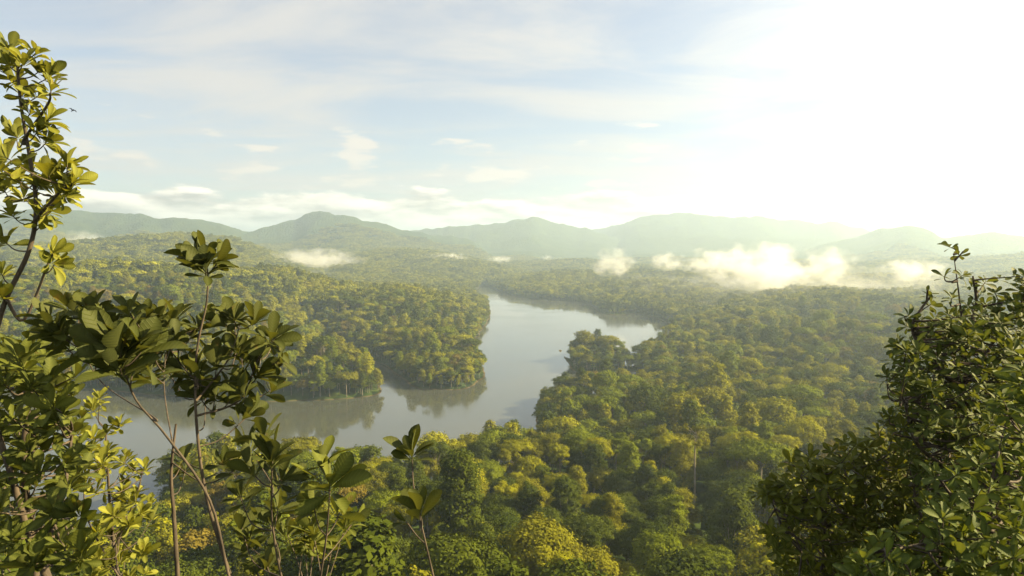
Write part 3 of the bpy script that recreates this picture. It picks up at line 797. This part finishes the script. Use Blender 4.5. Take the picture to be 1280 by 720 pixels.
sapling('tall_sapling', 'tall sapling at the left edge with sunlit yellow leaves against the sky', 'sapling',
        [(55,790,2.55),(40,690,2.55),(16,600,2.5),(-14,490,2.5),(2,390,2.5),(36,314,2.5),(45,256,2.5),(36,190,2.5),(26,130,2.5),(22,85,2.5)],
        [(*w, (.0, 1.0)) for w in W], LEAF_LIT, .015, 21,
        [[(40,280,2.5),(75,240,2.42),(90,232,2.4)], [(30,175,2.5),(60,130,2.42),(62,116,2.4)], [(10,375,2.5),(30,400,2.5),(60,330,2.5),(66,318,2.5)]])
# D: dense dark shrub low on the left
W = scatter_whorls([(0,420),(60,430),(110,500),(95,560),(110,640),(100,725),(-20,725),(-20,430)], 90, 2.5, .5, .10, 11, (.0, .5), rg_)
W += [(66,508,2.1,.13,9,10,(.5,.9)), (28,455,2.1,.13,10,-10,(.2,.7)), (5,480,2.2,.12,9,-20,(.2,.6)), (95,470,2.4,.11,8,20,(.1,.5))]
sapling('shrub', 'dense dark green shrub filling the lower left corner', 'shrub',
        [(90,800,2.6),(58,720,2.6),(36,640,2.6),(30,560,2.5),(40,480,2.5)], W, LEAF_MID, .026, 22,
        [[(45,660,2.6),(20,640,2.6),(0,620,2.6)], [(50,690,2.6),(78,620,2.5),(90,540,2.5)], [(55,710,2.6),(20,690,2.6),(-10,690,2.6)]])
# C: nearest sapling with the big leaf whorl
W = [(150,440,1.30,.14,14,0,(.15,.7)),(128,432,1.32,.12,8,-40,(.1,.6)),(176,440,1.33,.12,8,40,(.15,.8)),(150,460,1.27,.11,8,0,(.1,.5)), (165,470,1.36,.11,7,40,(.1,.5)), 
     (90,385,2.0,.10,10,-10,(.5,1)), (60,398,2.0,.10,9,-30,(.5,1)), (118,392,2.0,.09,8,20,(.5,1)), (200,395,2.1,.10,9,0,(.3,.8)), (215,430,2.0,.11,9,30,(.1,.6)), (80,430,1.9,.11,8,-50,(.2,.7))]
W += scatter_whorls([(60,400),(130,380),(230,400),(240,520),(180,470),(70,450)], 14, 1.95, .25, .10, 10, (.1, .9), rg_)
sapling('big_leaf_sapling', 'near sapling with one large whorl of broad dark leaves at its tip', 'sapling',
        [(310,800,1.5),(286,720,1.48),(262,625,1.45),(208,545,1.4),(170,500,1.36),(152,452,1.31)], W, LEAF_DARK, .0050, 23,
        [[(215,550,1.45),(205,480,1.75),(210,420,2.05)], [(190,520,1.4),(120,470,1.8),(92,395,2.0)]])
# B: upright sapling with the top whorl against the mountains
W = [(258,322,1.9,.13,12,5,(.2,.8)),(246,326,1.88,.12,8,-45,(.1,.6)),(272,328,1.92,.12,8,45,(.3,.9)),(257,338,1.86,.115,8,0,(.1,.5)),(205,410,2.1,.10,9,-30,(.2,.8)),(292,398,2.0,.10,9,10,(.3,.9)),(318,402,2.0,.11,9,20,(.2,.8)),(340,425,1.95,.12,10,50,(.15,.7)),(300,440,2.0,.11,9,10,(.2,.8)),
     (270,455,2.0,.11,8,0,(.3,.9)),(322,470,2.0,.11,9,60,(.1,.6)),(248,470,1.9,.10,8,-20,(.2,.7)),(288,500,2.0,.11,9,20,(.1,.6)),(225,460,2.0,.10,8,-60,(.1,.6)),(310,520,2.0,.11,8,60,(.1,.5)),(350,450,2.0,.10,7,80,(.1,.5)),(190,450,2.1,.10,8,-40,(.1,.5)),(265,400,2.2,.09,7,-10,(.4,.9)),(240,420,2.2,.09,7,0,(.3,.8))]
W += scatter_whorls([(195,400),(330,395),(360,440),(340,500),(280,530),(200,480)], 18, 2.05, .2, .095, 10, (.1, .9), rg_)
sapling('upright_sapling', 'slim upright sapling whose single top whorl stands before the mountains', 'sapling',
        [(320,800,1.95),(290,725,1.95),(258,620,1.92),(245,520,1.9),(246,440,1.9),(258,380,1.9),(260,342,1.9)], W, LEAF_DARK, .0075, 24,
        [[(246,520,1.9),(300,500,2.0),(322,450,2.0),(338,428,1.95)], [(247,500,1.9),(285,450,2.0),(300,405,2.0)], [(246,480,1.9),(215,440,2.05),(206,415,2.1)]])
# bare young trunk
W = scatter_whorls([(205,500),(290,520),(300,600),(200,600)], 4, 2.5, .3, .10, 8, (.0, .5), rg_) 
sapling('thin_tree', 'thin straight stem standing between the left saplings', 'tree',
        [(226,810,2.5),(222,720,2.5),(217,640,2.5),(214,590,2.5),(220,530,2.5)], W, LEAF_DARK, .014, 25)
# E: sunlit small-leaved bush
W = scatter_whorls([(95,520),(125,490),(150,520),(190,580),(195,640),(190,725),(100,725),(90,600)], 56, 3.4, .4, .088, 11, (.1, .9), rg_, 30)
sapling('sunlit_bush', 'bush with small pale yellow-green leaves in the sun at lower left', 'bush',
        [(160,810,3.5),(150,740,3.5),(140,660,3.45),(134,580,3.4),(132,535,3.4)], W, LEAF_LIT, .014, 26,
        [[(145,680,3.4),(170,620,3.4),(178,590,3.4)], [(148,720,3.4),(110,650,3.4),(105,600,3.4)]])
# F: saplings right of them
W = [(340,575,1.75,.14,13,10,(.1,.6)),(352,600,1.8,.10,8,40,(.1,.5)),(315,590,1.8,.10,9,-30,(.1,.6)),(330,545,1.85,.10,7,0,(.2,.6)),(310,560,2.0,.1,8,-20,(.1,.5)),(300,620,2.0,.1,8,-20,(.2,.7))]
W += scatter_whorls([(290,620),(370,625),(360,725),(280,725)], 8, 2.1, .25, .10, 9, (.2, .8), rg_)
sapling('leafy_sapling', 'leafy dark sapling left of the taller pointed one', 'sapling',
        [(375,800,1.9),(352,722,1.85),(340,650,1.8),(340,590,1.75)], W, LEAF_DARK, .006, 27)
W = [(412,606,1.75,.145,14,5,(.15,.8)),(425,640,1.85,.10,7,40,(.3,.9)),(392,632,1.9,.10,8,-30,(.1,.6)),(405,575,1.8,.10,5,0,(.4,.9)),(440,655,2.0,.09,7,60,(.2,.7))]
W += scatter_whorls([(380,650),(440,655),(450,725),(375,725)], 7, 2.1, .25, .09, 9, (.3, .9), rg_)
sapling('leafy_sapling', 'sapling with a pointed green whorl left of the slender two-whorl one', 'sapling',
        [(390,800,1.9),(400,725,1.85),(408,670,1.8),(412,620,1.75)], W, LEAF_MID, .006, 28)
# G: slender two-whorl sapling
W = [(515,568,1.75,.105,12,5,(.1,.6)),(524,640,1.7,.125,10,0,(.25,.8)),(508,652,1.75,.08,4,-50,(.2,.6))]
sapling('slender_sapling', 'slender sapling with two separate leaf whorls before the forest', 'sapling',
        [(560,800,1.75),(542,722,1.73),(530,670,1.7),(518,615,1.73),(515,575,1.75)], W, LEAF_DARK, .0045, 29)

def crown_tree(name, label, cat, stem, limbs, polys, tips, mat, r0, seed, group=None):
    rng = np.random.default_rng(seed)
    P, q = to_ground(polyline3(stem)); root = thing(name, q, label, cat, group)
    C = catmull(P, 5); m = MB(); m.tube(local(C, q), r0 * (.05 + .95 * np.linspace(1, 0, len(C)) ** 1.3), 9); Vv, Ff = m.arrays()
    obj('trunk', mesh_from('trunk', Vv, Ff, [BARK], smooth=True), root)
    nodes = [C[len(C) // 4:]]
    for b in limbs:
        B = polyline3(b); d0 = C[np.argmin(np.linalg.norm(C - B[0], axis=1))]
        Bc = catmull(np.concatenate([[d0], B]), 5); nodes.append(Bc)
        m = MB(); m.tube(local(Bc, q), np.linspace(r0 * .42, r0 * .12, len(Bc)), 6); Vv, Ff = m.arrays()
        obj('branch', mesh_from('branch', Vv, Ff, [BARK], smooth=True), root)
    allp = np.concatenate(nodes); lv = Leaves(rng); tw = MB()
    ws_ = list(tips)
    for a in polys: ws_ += scatter_whorls(*a, rng)
    for (wx, wy, wd, wl, wn, tilt, tone) in ws_:
        c = at(wx, wy, wd)
        dd = np.linalg.norm(allp - c, axis=1) + np.where(allp[:, 2] > c[2] - .05, .5, 0); s0 = allp[np.argmin(dd)]
        mid = (s0 + c) / 2 + np.array([0, 0, -.12]) * np.linalg.norm(s0 - c) + rng.normal(0, .05, 3)
        tcv = catmull([s0, mid, c], 4); tw.tube(local(tcv, q), np.linspace(.012, .003, len(tcv)), 4)
        ax = np.array([math.sin(R(tilt)), rng.normal(0, .4) - .2, math.cos(R(tilt))]) + (c - mid) / np.linalg.norm(c - mid) * .7
        lv.whorl(local(c, q), ax, wn, wl, tone, (20, 100))
        for f in (.7, .86):
            if np.linalg.norm(c - s0) > .3: lv.whorl(local(mid + (c - mid) * (f * 2 - 1), q), ax, 4, wl * .9, tone, (50, 100))
    Vv, Ff = tw.arrays(); LV, LF = np.concatenate(lv.V), np.concatenate(lv.F)
    obj('crown', mesh_from('crown', np.concatenate([LV, Vv]), np.concatenate([LF, Ff + len(LV)]), [mat, BARK], smooth=True,
        mat_idx=[0] * len(LF) + [1] * len(Ff), tint=np.concatenate(lv.t + [np.zeros(len(Vv))]), rib=np.concatenate(lv.r + [np.zeros(len(Vv))]), along=np.concatenate(lv.a + [np.zeros(len(Vv))]), across=np.concatenate(lv.c + [np.zeros(len(Vv))])), root)
    return root

tn = (.0, .8)
crown_tree('broadleaf_tree', 'tall dark broadleaf tree at the right edge with thin shoots above its crown', 'tree',
    [(1240,860,6.2),(1225,740,6.2),(1215,640,6.2),(1208,540,6.2),(1206,450,6.2),(1200,380,6.2),(1192,318,6.2)],
    [[(1208,500,6.2),(1165,450,6.0),(1140,410,6.0),(1162,372,6.0)], [(1206,480,6.2),(1240,430,6.3),(1250,380,6.3)], [(1215,600,6.2),(1150,560,5.9),(1130,500,5.9)],
     [(1218,640,6.2),(1270,560,6.2),(1285,460,6.2),(1280,380,6.2)], [(1222,700,6.2),(1160,660,5.8),(1140,600,5.8)], [(1203,420,6.2),(1220,385,6.2),(1216,345,6.2)]],
    [([(1185,392),(1240,372),(1262,400),(1300,420),(1300,600),(1140,600),(1128,540),(1112,490),(1118,410),(1150,400)], 290, 6.2, 1.0, .102, 8, tn),
     ([(1140,580),(1300,560),(1300,740),(1120,740),(1110,650)], 170, 6.4, .9, .102, 8, tn),
     ([(1268,345),(1300,330),(1300,440),(1272,420)], 26, 6.2, .3, .10, 8, tn)],
    [(1186,308,6.2,.105,7,-20,tn),(1200,318,6.2,.105,7,40,tn),(1204,344,6.15,.105,8,0,tn),(1216,358,6.2,.105,8,30,tn),(1222,375,6.2,.105,8,20,tn),(1160,368,6.0,.105,8,-10,tn),(1164,380,6.0,.105,7,30,tn),
     (1190,372,6.1,.105,8,0,tn),(1146,404,6.0,.105,8,-20,tn),(1122,430,6.0,.13,8,-40,tn),(1108,470,5.9,.13,8,-50,tn),(1112,520,5.9,.13,8,-60,tn),(1135,395,6.0,.12,7,-20,tn),(1232,352,6.3,.13,7,15,tn),(1180,345,6.1,.12,6,-20,tn),(1174,402,6,.12,8,0,tn),(1244,366,6.3,.105,8,10,tn)], LEAF_TREE, .07, 41)
crown_tree('broadleaf_tree', 'nearer broadleaf tree with larger leaves filling the lower right corner', 'tree',
    [(1255,860,4.2),(1245,760,4.2),(1235,680,4.2),(1240,600,4.2),(1260,520,4.2)],
    [[(1240,700,4.2),(1170,680,4.0),(1110,690,4.0)], [(1236,660,4.2),(1190,620,4.1),(1170,590,4.1)], [(1240,620,4.2),(1280,560,4.2),(1290,480,4.2)]],
    [([(1262,470),(1300,450),(1300,740),(1050,740),(1090,680),(1150,620),(1200,580)], 130, 4.2, .5, .108, 9, (.1, 1))],
    [(1268,478,4.2,.13,9,-10,(.4,1)),(1170,595,4.1,.13,9,-20,(.3,1)),(1270,660,3.8,.13,8,0,(.5,1))], LEAF_TREE2, .05, 42)
crown_tree('understorey_tree', 'mid-green feathery tree left of the two dark right-hand trees', 'tree',
    [(1030,860,7.0),(1025,760,7.0),(1030,680,7.0),(1035,620,7.0),(1050,575,7.0)],
    [[(1028,720,7.0),(985,670,6.8),(962,620,6.8)], [(1032,660,7.0),(1080,620,7.0),(1100,580,7.0)], [(1030,640,7.0),(1005,605,7.0),(1000,585,7.0)], [(1028,760,7.0),(1080,700,7.0),(1110,680,7.0)]],
    [([(946,616),(968,596),(984,604),(1000,566),(1024,576),(1052,545),(1080,556),(1112,520),(1150,540),(1150,740),(980,740),(972,700),(956,668),(972,640)], 240, 7.0, 1.1, .125, 9, (.1, .9))],
    [(956,612,6.8,.15,9,-30,(.4,1)),(990,578,6.9,.16,10,-10,(.4,1)),(1048,562,7.0,.16,9,0,(.2,.8))], LEAF_MID, .05, 43)


def cloud_mat(dens, a, b, c_, sc, seed, soft):
    m, nt = new_mat('cloud_vapour'); L = nt.links
    tc = N(nt, 'ShaderNodeTexCoord'); mp = N(nt, 'ShaderNodeMapping'); mp.inputs['Scale'].default_value = (1 / a, 1 / b, 1 / c_); L.new(tc.outputs['Object'], mp.inputs[0])
    ln = N(nt, 'ShaderNodeVectorMath', operation='LENGTH'); L.new(mp.outputs[0], ln.inputs[0])
    m2 = N(nt, 'ShaderNodeMapping'); m2.inputs['Location'].default_value = (seed * 3.1, seed * 1.7, 0); m2.inputs['Scale'].default_value = (sc, sc, sc * 1.3); L.new(tc.outputs['Object'], m2.inputs[0])
    no = N(nt, 'ShaderNodeTexNoise'); no.inputs['Scale'].default_value = 1; no.inputs['Detail'].default_value = 6; no.inputs['Roughness'].default_value = .62; L.new(m2.outputs[0], no.inputs['Vector'])
    e = math_n(nt, 'SUBTRACT', 1.0, ln.outputs['Value'])
    v = math_n(nt, 'MULTIPLY_ADD', math_n(nt, 'SUBTRACT', no.outputs['Fac'], .5), 3.4, math_n(nt, 'SUBTRACT', e, .18))
    mr = N(nt, 'ShaderNodeMapRange'); mr.interpolation_type = 'SMOOTHSTEP'; L.new(v, mr.inputs[0]); mr.inputs[1].default_value = 0; mr.inputs[2].default_value = soft; mr.inputs[3].default_value = 0; mr.inputs[4].default_value = dens
    pv = N(nt, 'ShaderNodeVolumePrincipled'); pv.inputs['Color'].default_value = (.99, .99, .99, 1); pv.inputs['Anisotropy'].default_value = .3; L.new(mr.outputs[0], pv.inputs['Density'])
    o = N(nt, 'ShaderNodeOutputMaterial'); L.new(pv.outputs[0], o.inputs['Volume']); return m
def cloud(pxl, pyl, d, wpx, hpx, dens, label, seed, soft=.85, deep=.8):
    c = at(pxl, pyl, d); k = d / F; a, c_ = wpx * k / 2, hpx * k / 2; b = max(a * deep, c_)
    U, Wv = np.meshgrid(np.linspace(.02, math.pi - .02, 26), np.linspace(0, 2 * math.pi, 48, endpoint=False), indexing='ij')
    nx, ny, nz = np.sin(U) * np.cos(Wv), np.sin(U) * np.sin(Wv), np.cos(U)
    rr = .90 + .16 * (fbm(nx * 2.2 + seed, ny * 2.2 + nz * 2.7, seed, 3) - .5) * 2
    V = np.stack([nx * a * rr, ny * b * rr, nz * c_ * rr], -1).reshape(-1, 3); na_ = 48
    i, j = np.meshgrid(np.arange(25), np.arange(na_), indexing='ij'); i = i.ravel(); j = j.ravel(); j2 = (j + 1) % na_
    Fq = [tuple(q) for q in np.stack([i * na_ + j, (i + 1) * na_ + j, (i + 1) * na_ + j2, i * na_ + j2], 1)] + [tuple(range(na_)), tuple(range(26 * na_ - 1, 25 * na_ - 1, -1))]
    o = obj('low_cloud', mesh_from('low_cloud', V, Fq, [cloud_mat(dens, a, b, c_, 2.4 / (c_ * 2), seed, soft)], smooth=True)); o.location = tuple(c)
    tag(o, label, 'cloud', 'low clouds over the valley')
cloud(955, 334, 1350, 165, 74, .020, 'largest and brightest white cloud puff over the valley forest', 1)
cloud(895, 328, 1400, 110, 44, .014, 'white cloud wisp touching the left side of the largest puff', 2)
cloud(1035, 330, 1450, 100, 50, .013, 'thin cloud tatter trailing right of the largest puff', 3)
cloud(768, 329, 1550, 70, 46, .014, 'small ragged cloud puff above the right end of the lake', 4)
cloud(834, 327, 1600, 62, 30, .014, 'small cloud puff between the ragged one and the largest', 5)
cloud(684, 322, 2800, 20, 9, .014, 'tiniest white cloud dot above the far lake', 6)
cloud(626, 324, 2800, 42, 11, .014, 'thin flat cloud streak straight above the lake head', 7)
cloud(555, 322, 2800, 76, 15, .013, 'long flat white cloud streak left of the lake head', 8)
cloud(393, 325, 2500, 160, 34, .0075, 'wide wispy grey cloud lying before the left mountain peak', 9, .8)
cloud(400, 352, 2200, 60, 36, .007, 'faint mist tail hanging below the wide wispy cloud', 10, .9)
cloud(1142, 338, 1400, 100, 40, .012, 'loose white cloud puff beside the right tree top', 11)
cloud(1040,358, 1500, 640, 60, .0020, 'broad faint mist sheet over the forest under the largest puff', 13, 1.2, .9)
cloud(105, 303, 2400, 90, 36, .009, 'faint mist patch behind the tall sapling at left', 12, .9)


# ------------------------------------------------------------------ haze
HZ = 0.00016
hm = bpy.data.materials.new('haze'); hm.use_nodes = True; nt = hm.node_tree; nt.nodes.clear()
pv = N(nt, 'ShaderNodeVolumePrincipled'); pv.inputs['Density'].default_value = HZ; pv.inputs['Color'].default_value = (.64, .80, .98, 1); pv.inputs['Anisotropy'].default_value = .45
o = N(nt, 'ShaderNodeOutputMaterial'); nt.links.new(pv.outputs[0], o.inputs['Volume'])
B, zt = 14300, float(Z.max()) + 30
bv = [(sx * B, sy * B, z) for z in (-5.0, zt) for sx, sy in ((-1, -1), (1, -1), (1, 1), (-1, 1))]
me = mesh_from('haze', bv, np.array([[3, 2, 1, 0], [4, 5, 6, 7], [0, 1, 5, 4], [1, 2, 6, 5], [2, 3, 7, 6], [3, 0, 4, 7]]), [hm])
tag(obj('haze', me), kind='stuff')
print('haze top', zt)

# ------------------------------------------------------------------ sky
SUN_AZ, SUN_EL = 86, 31
w = bpy.data.worlds.new('World'); S.world = w; w.use_nodes = True
nt = w.node_tree; nt.nodes.clear(); L = nt.links
sky = N(nt, 'ShaderNodeTexSky'); sky.sky_type = 'NISHITA'; sky.sun_disc = False
sky.sun_elevation = R(SUN_EL); sky.sun_rotation = R(SUN_AZ); sky.dust_density = 1.6; sky.air_density = 1.0; sky.ozone_density = 1.0; sky.altitude = 150
tc = N(nt, 'ShaderNodeTexCoord'); sx = N(nt, 'ShaderNodeSeparateXYZ'); L.new(tc.outputs['Generated'], sx.inputs[0])
sundir = (math.sin(R(SUN_AZ)) * math.cos(R(SUN_EL)), math.cos(R(SUN_AZ)) * math.cos(R(SUN_EL)), math.sin(R(SUN_EL)))
dt = N(nt, 'ShaderNodeVectorMath', operation='DOT_PRODUCT'); L.new(tc.outputs['Generated'], dt.inputs[0]); dt.inputs[1].default_value = (math.sin(R(52)) * math.cos(R(20)), math.cos(R(52)) * math.cos(R(20)), math.sin(R(20)))   # thin bright cloud deck
near_sun = math_n(nt, 'POWER', math_n(nt, 'MAXIMUM', dt.outputs['Value'], 0.0), 7.0)
# high streaky cloud on a flat layer
zz = math_n(nt, 'ADD', math_n(nt, 'MAXIMUM', sx.outputs[2], 0.0), .09)
cv = N(nt, 'ShaderNodeCombineXYZ'); L.new(math_n(nt, 'DIVIDE', sx.outputs[0], zz), cv.inputs[0]); L.new(math_n(nt, 'DIVIDE', sx.outputs[1], zz), cv.inputs[1])
mp = N(nt, 'ShaderNodeMapping'); mp.inputs['Scale'].default_value = (.55, 1.0, 1); mp.inputs['Rotation'].default_value = (0, 0, R(14)); L.new(cv.outputs[0], mp.inputs[0])
n1 = N(nt, 'ShaderNodeTexNoise'); n1.inputs['Scale'].default_value = 1.25; n1.inputs['Detail'].default_value = 9; n1.inputs['Roughness'].default_value = .58; n1.inputs['Distortion'].default_value = .5; L.new(mp.outputs[0], n1.inputs['Vector'])
n1b = N(nt, 'ShaderNodeTexNoise'); n1b.inputs['Scale'].default_value = .28; n1b.inputs['Detail'].default_value = 3; L.new(mp.outputs[0], n1b.inputs['Vector'])
veil = N(nt, 'ShaderNodeMapRange'); veil.interpolation_type = 'SMOOTHSTEP'
L.new(math_n(nt, 'ADD', math_n(nt, 'MULTIPLY', n1.outputs['Fac'], .85), math_n(nt, 'MULTIPLY', n1b.outputs['Fac'], .3)), veil.inputs[0])
veil.inputs[1].default_value = .47; veil.inputs[2].default_value = .70; veil.inputs[3].default_value = .34; veil.inputs[4].default_value = .95
# cumulus bank low over the mountains
el = math_n(nt, 'ARCSINE', sx.outputs[2]); azn = math_n(nt, 'ARCTAN2', sx.outputs[0], sx.outputs[1])
cc = N(nt, 'ShaderNodeCombineXYZ'); L.new(math_n(nt, 'MULTIPLY', azn, 9.0), cc.inputs[0]); L.new(math_n(nt, 'MULTIPLY', el, 30.0), cc.inputs[1])
n2 = N(nt, 'ShaderNodeTexNoise'); n2.inputs['Scale'].default_value = 1.0; n2.inputs['Detail'].default_value = 10; n2.inputs['Roughness'].default_value = .55; L.new(cc.outputs[0], n2.inputs['Vector'])
band = math_n(nt, 'SUBTRACT', 1.0, math_n(nt, 'ABSOLUTE', math_n(nt, 'DIVIDE', math_n(nt, 'SUBTRACT', el, .042), .042)))
cum = N(nt, 'ShaderNodeMapRange'); cum.interpolation_type = 'SMOOTHSTEP'
L.new(math_n(nt, 'ADD', n2.outputs['Fac'], math_n(nt, 'MULTIPLY', math_n(nt, 'MAXIMUM', band, -1.0), .32)), cum.inputs[0])
cum.inputs[1].default_value = .54; cum.inputs[2].default_value = .66; cum.inputs[3].default_value = 0; cum.inputs[4].default_value = .9
SKY_GAIN = 1.0
def lit(base, gain, colr):
    s = math_n(nt, 'MULTIPLY_ADD', near_sun, gain, base)
    n = N(nt, 'ShaderNodeVectorMath', operation='SCALE'); n.inputs[0].default_value = colr; L.new(s, n.inputs['Scale']); return n.outputs[0]
c = mixc(nt, veil.outputs[0], mixc(nt, 1.0, sky.outputs[0], (1.25, 1.25, 1.25), 'MULTIPLY'), lit(5.5, 4.0, (1.0, .965, .92)))
c3 = N(nt, 'ShaderNodeCombineXYZ'); L.new(math_n(nt, 'MULTIPLY', azn, 11.0), c3.inputs[0]); L.new(math_n(nt, 'MULTIPLY', el, 42.0), c3.inputs[1]); c3.inputs[2].default_value = 4.3
n6 = N(nt, 'ShaderNodeTexNoise'); n6.inputs['Scale'].default_value = 1.0; n6.inputs['Detail'].default_value = 8; L.new(c3.outputs[0], n6.inputs['Vector'])
b6 = math_n(nt, 'SUBTRACT', 1.0, math_n(nt, 'ABSOLUTE', math_n(nt, 'DIVIDE', math_n(nt, 'SUBTRACT', el, .105), .075)))
puff = N(nt, 'ShaderNodeMapRange'); puff.interpolation_type = 'SMOOTHSTEP'; L.new(math_n(nt, 'ADD', n6.outputs['Fac'], math_n(nt, 'MULTIPLY', math_n(nt, 'MAXIMUM', b6, -1.0), .12)), puff.inputs[0])
puff.inputs[1].default_value = .655; puff.inputs[2].default_value = .76; puff.inputs[3].default_value = 0; puff.inputs[4].default_value = .8
c = mixc(nt, puff.outputs[0], c, lit(7.0, 5.0, (1.0, .90, .78)))
n4 = N(nt, 'ShaderNodeTexNoise'); n4.inputs['Scale'].default_value = 1.0; n4.inputs['Detail'].default_value = 6; 
off = N(nt, 'ShaderNodeVectorMath', operation='ADD'); L.new(cc.outputs[0], off.inputs[0]); off.inputs[1].default_value = (.06, .22, 0); L.new(off.outputs[0], n4.inputs['Vector'])
body = math_n(nt, 'MULTIPLY_ADD', math_n(nt, 'SUBTRACT', n2.outputs['Fac'], n4.outputs['Fac']), 5.0, .5, clamp=True)     # lit tops, grey undersides
c = mixc(nt, cum.outputs[0], c, mixc(nt, body, lit(4.2, 3.5, (1.0, .91, .83)), lit(12.0, 4.0, (1.0, .90, .74))))
bg = N(nt, 'ShaderNodeBackground'); bg.inputs['Strength'].default_value = .036; L.new(c, bg.inputs[0])
wo = N(nt, 'ShaderNodeOutputWorld'); L.new(bg.outputs[0], wo.inputs[0])
sl = bpy.data.lights.new('sun', 'SUN'); sl.energy = 5.0; sl.angle = R(.5); sl.color = (1, .81, .44)
so = bpy.data.objects.new('sun', sl); COL.objects.link(so); so.location = (200, 150, 400)
so.rotation_euler = Vector(sundir).to_track_quat('Z', 'Y').to_euler()

# ------------------------------------------------------------------ camera and render settings
cam = bpy.data.cameras.new('camera'); co = bpy.data.objects.new('camera', cam); COL.objects.link(co)
co.location = (0, 0, HC); co.rotation_euler = (R(90) - PITCH, 0, 0)
cam.sensor_width = 36; cam.lens = F / W0 * 36; cam.clip_start = .05; cam.clip_end = 60000
S.camera = co
S.view_settings.view_transform = 'Standard'; S.view_settings.look = 'None'; S.view_settings.exposure = 2.0; S.view_settings.gamma = 1
S.view_settings.use_curve_mapping = False
cy = S.cycles
cy.use_denoising = True
cy.max_bounces = 6; cy.diffuse_bounces = 2; cy.glossy_bounces = 3; cy.transmission_bounces = 3; cy.volume_bounces = 2; cy.transparent_max_bounces = 12
cy.use_fast_gi = False
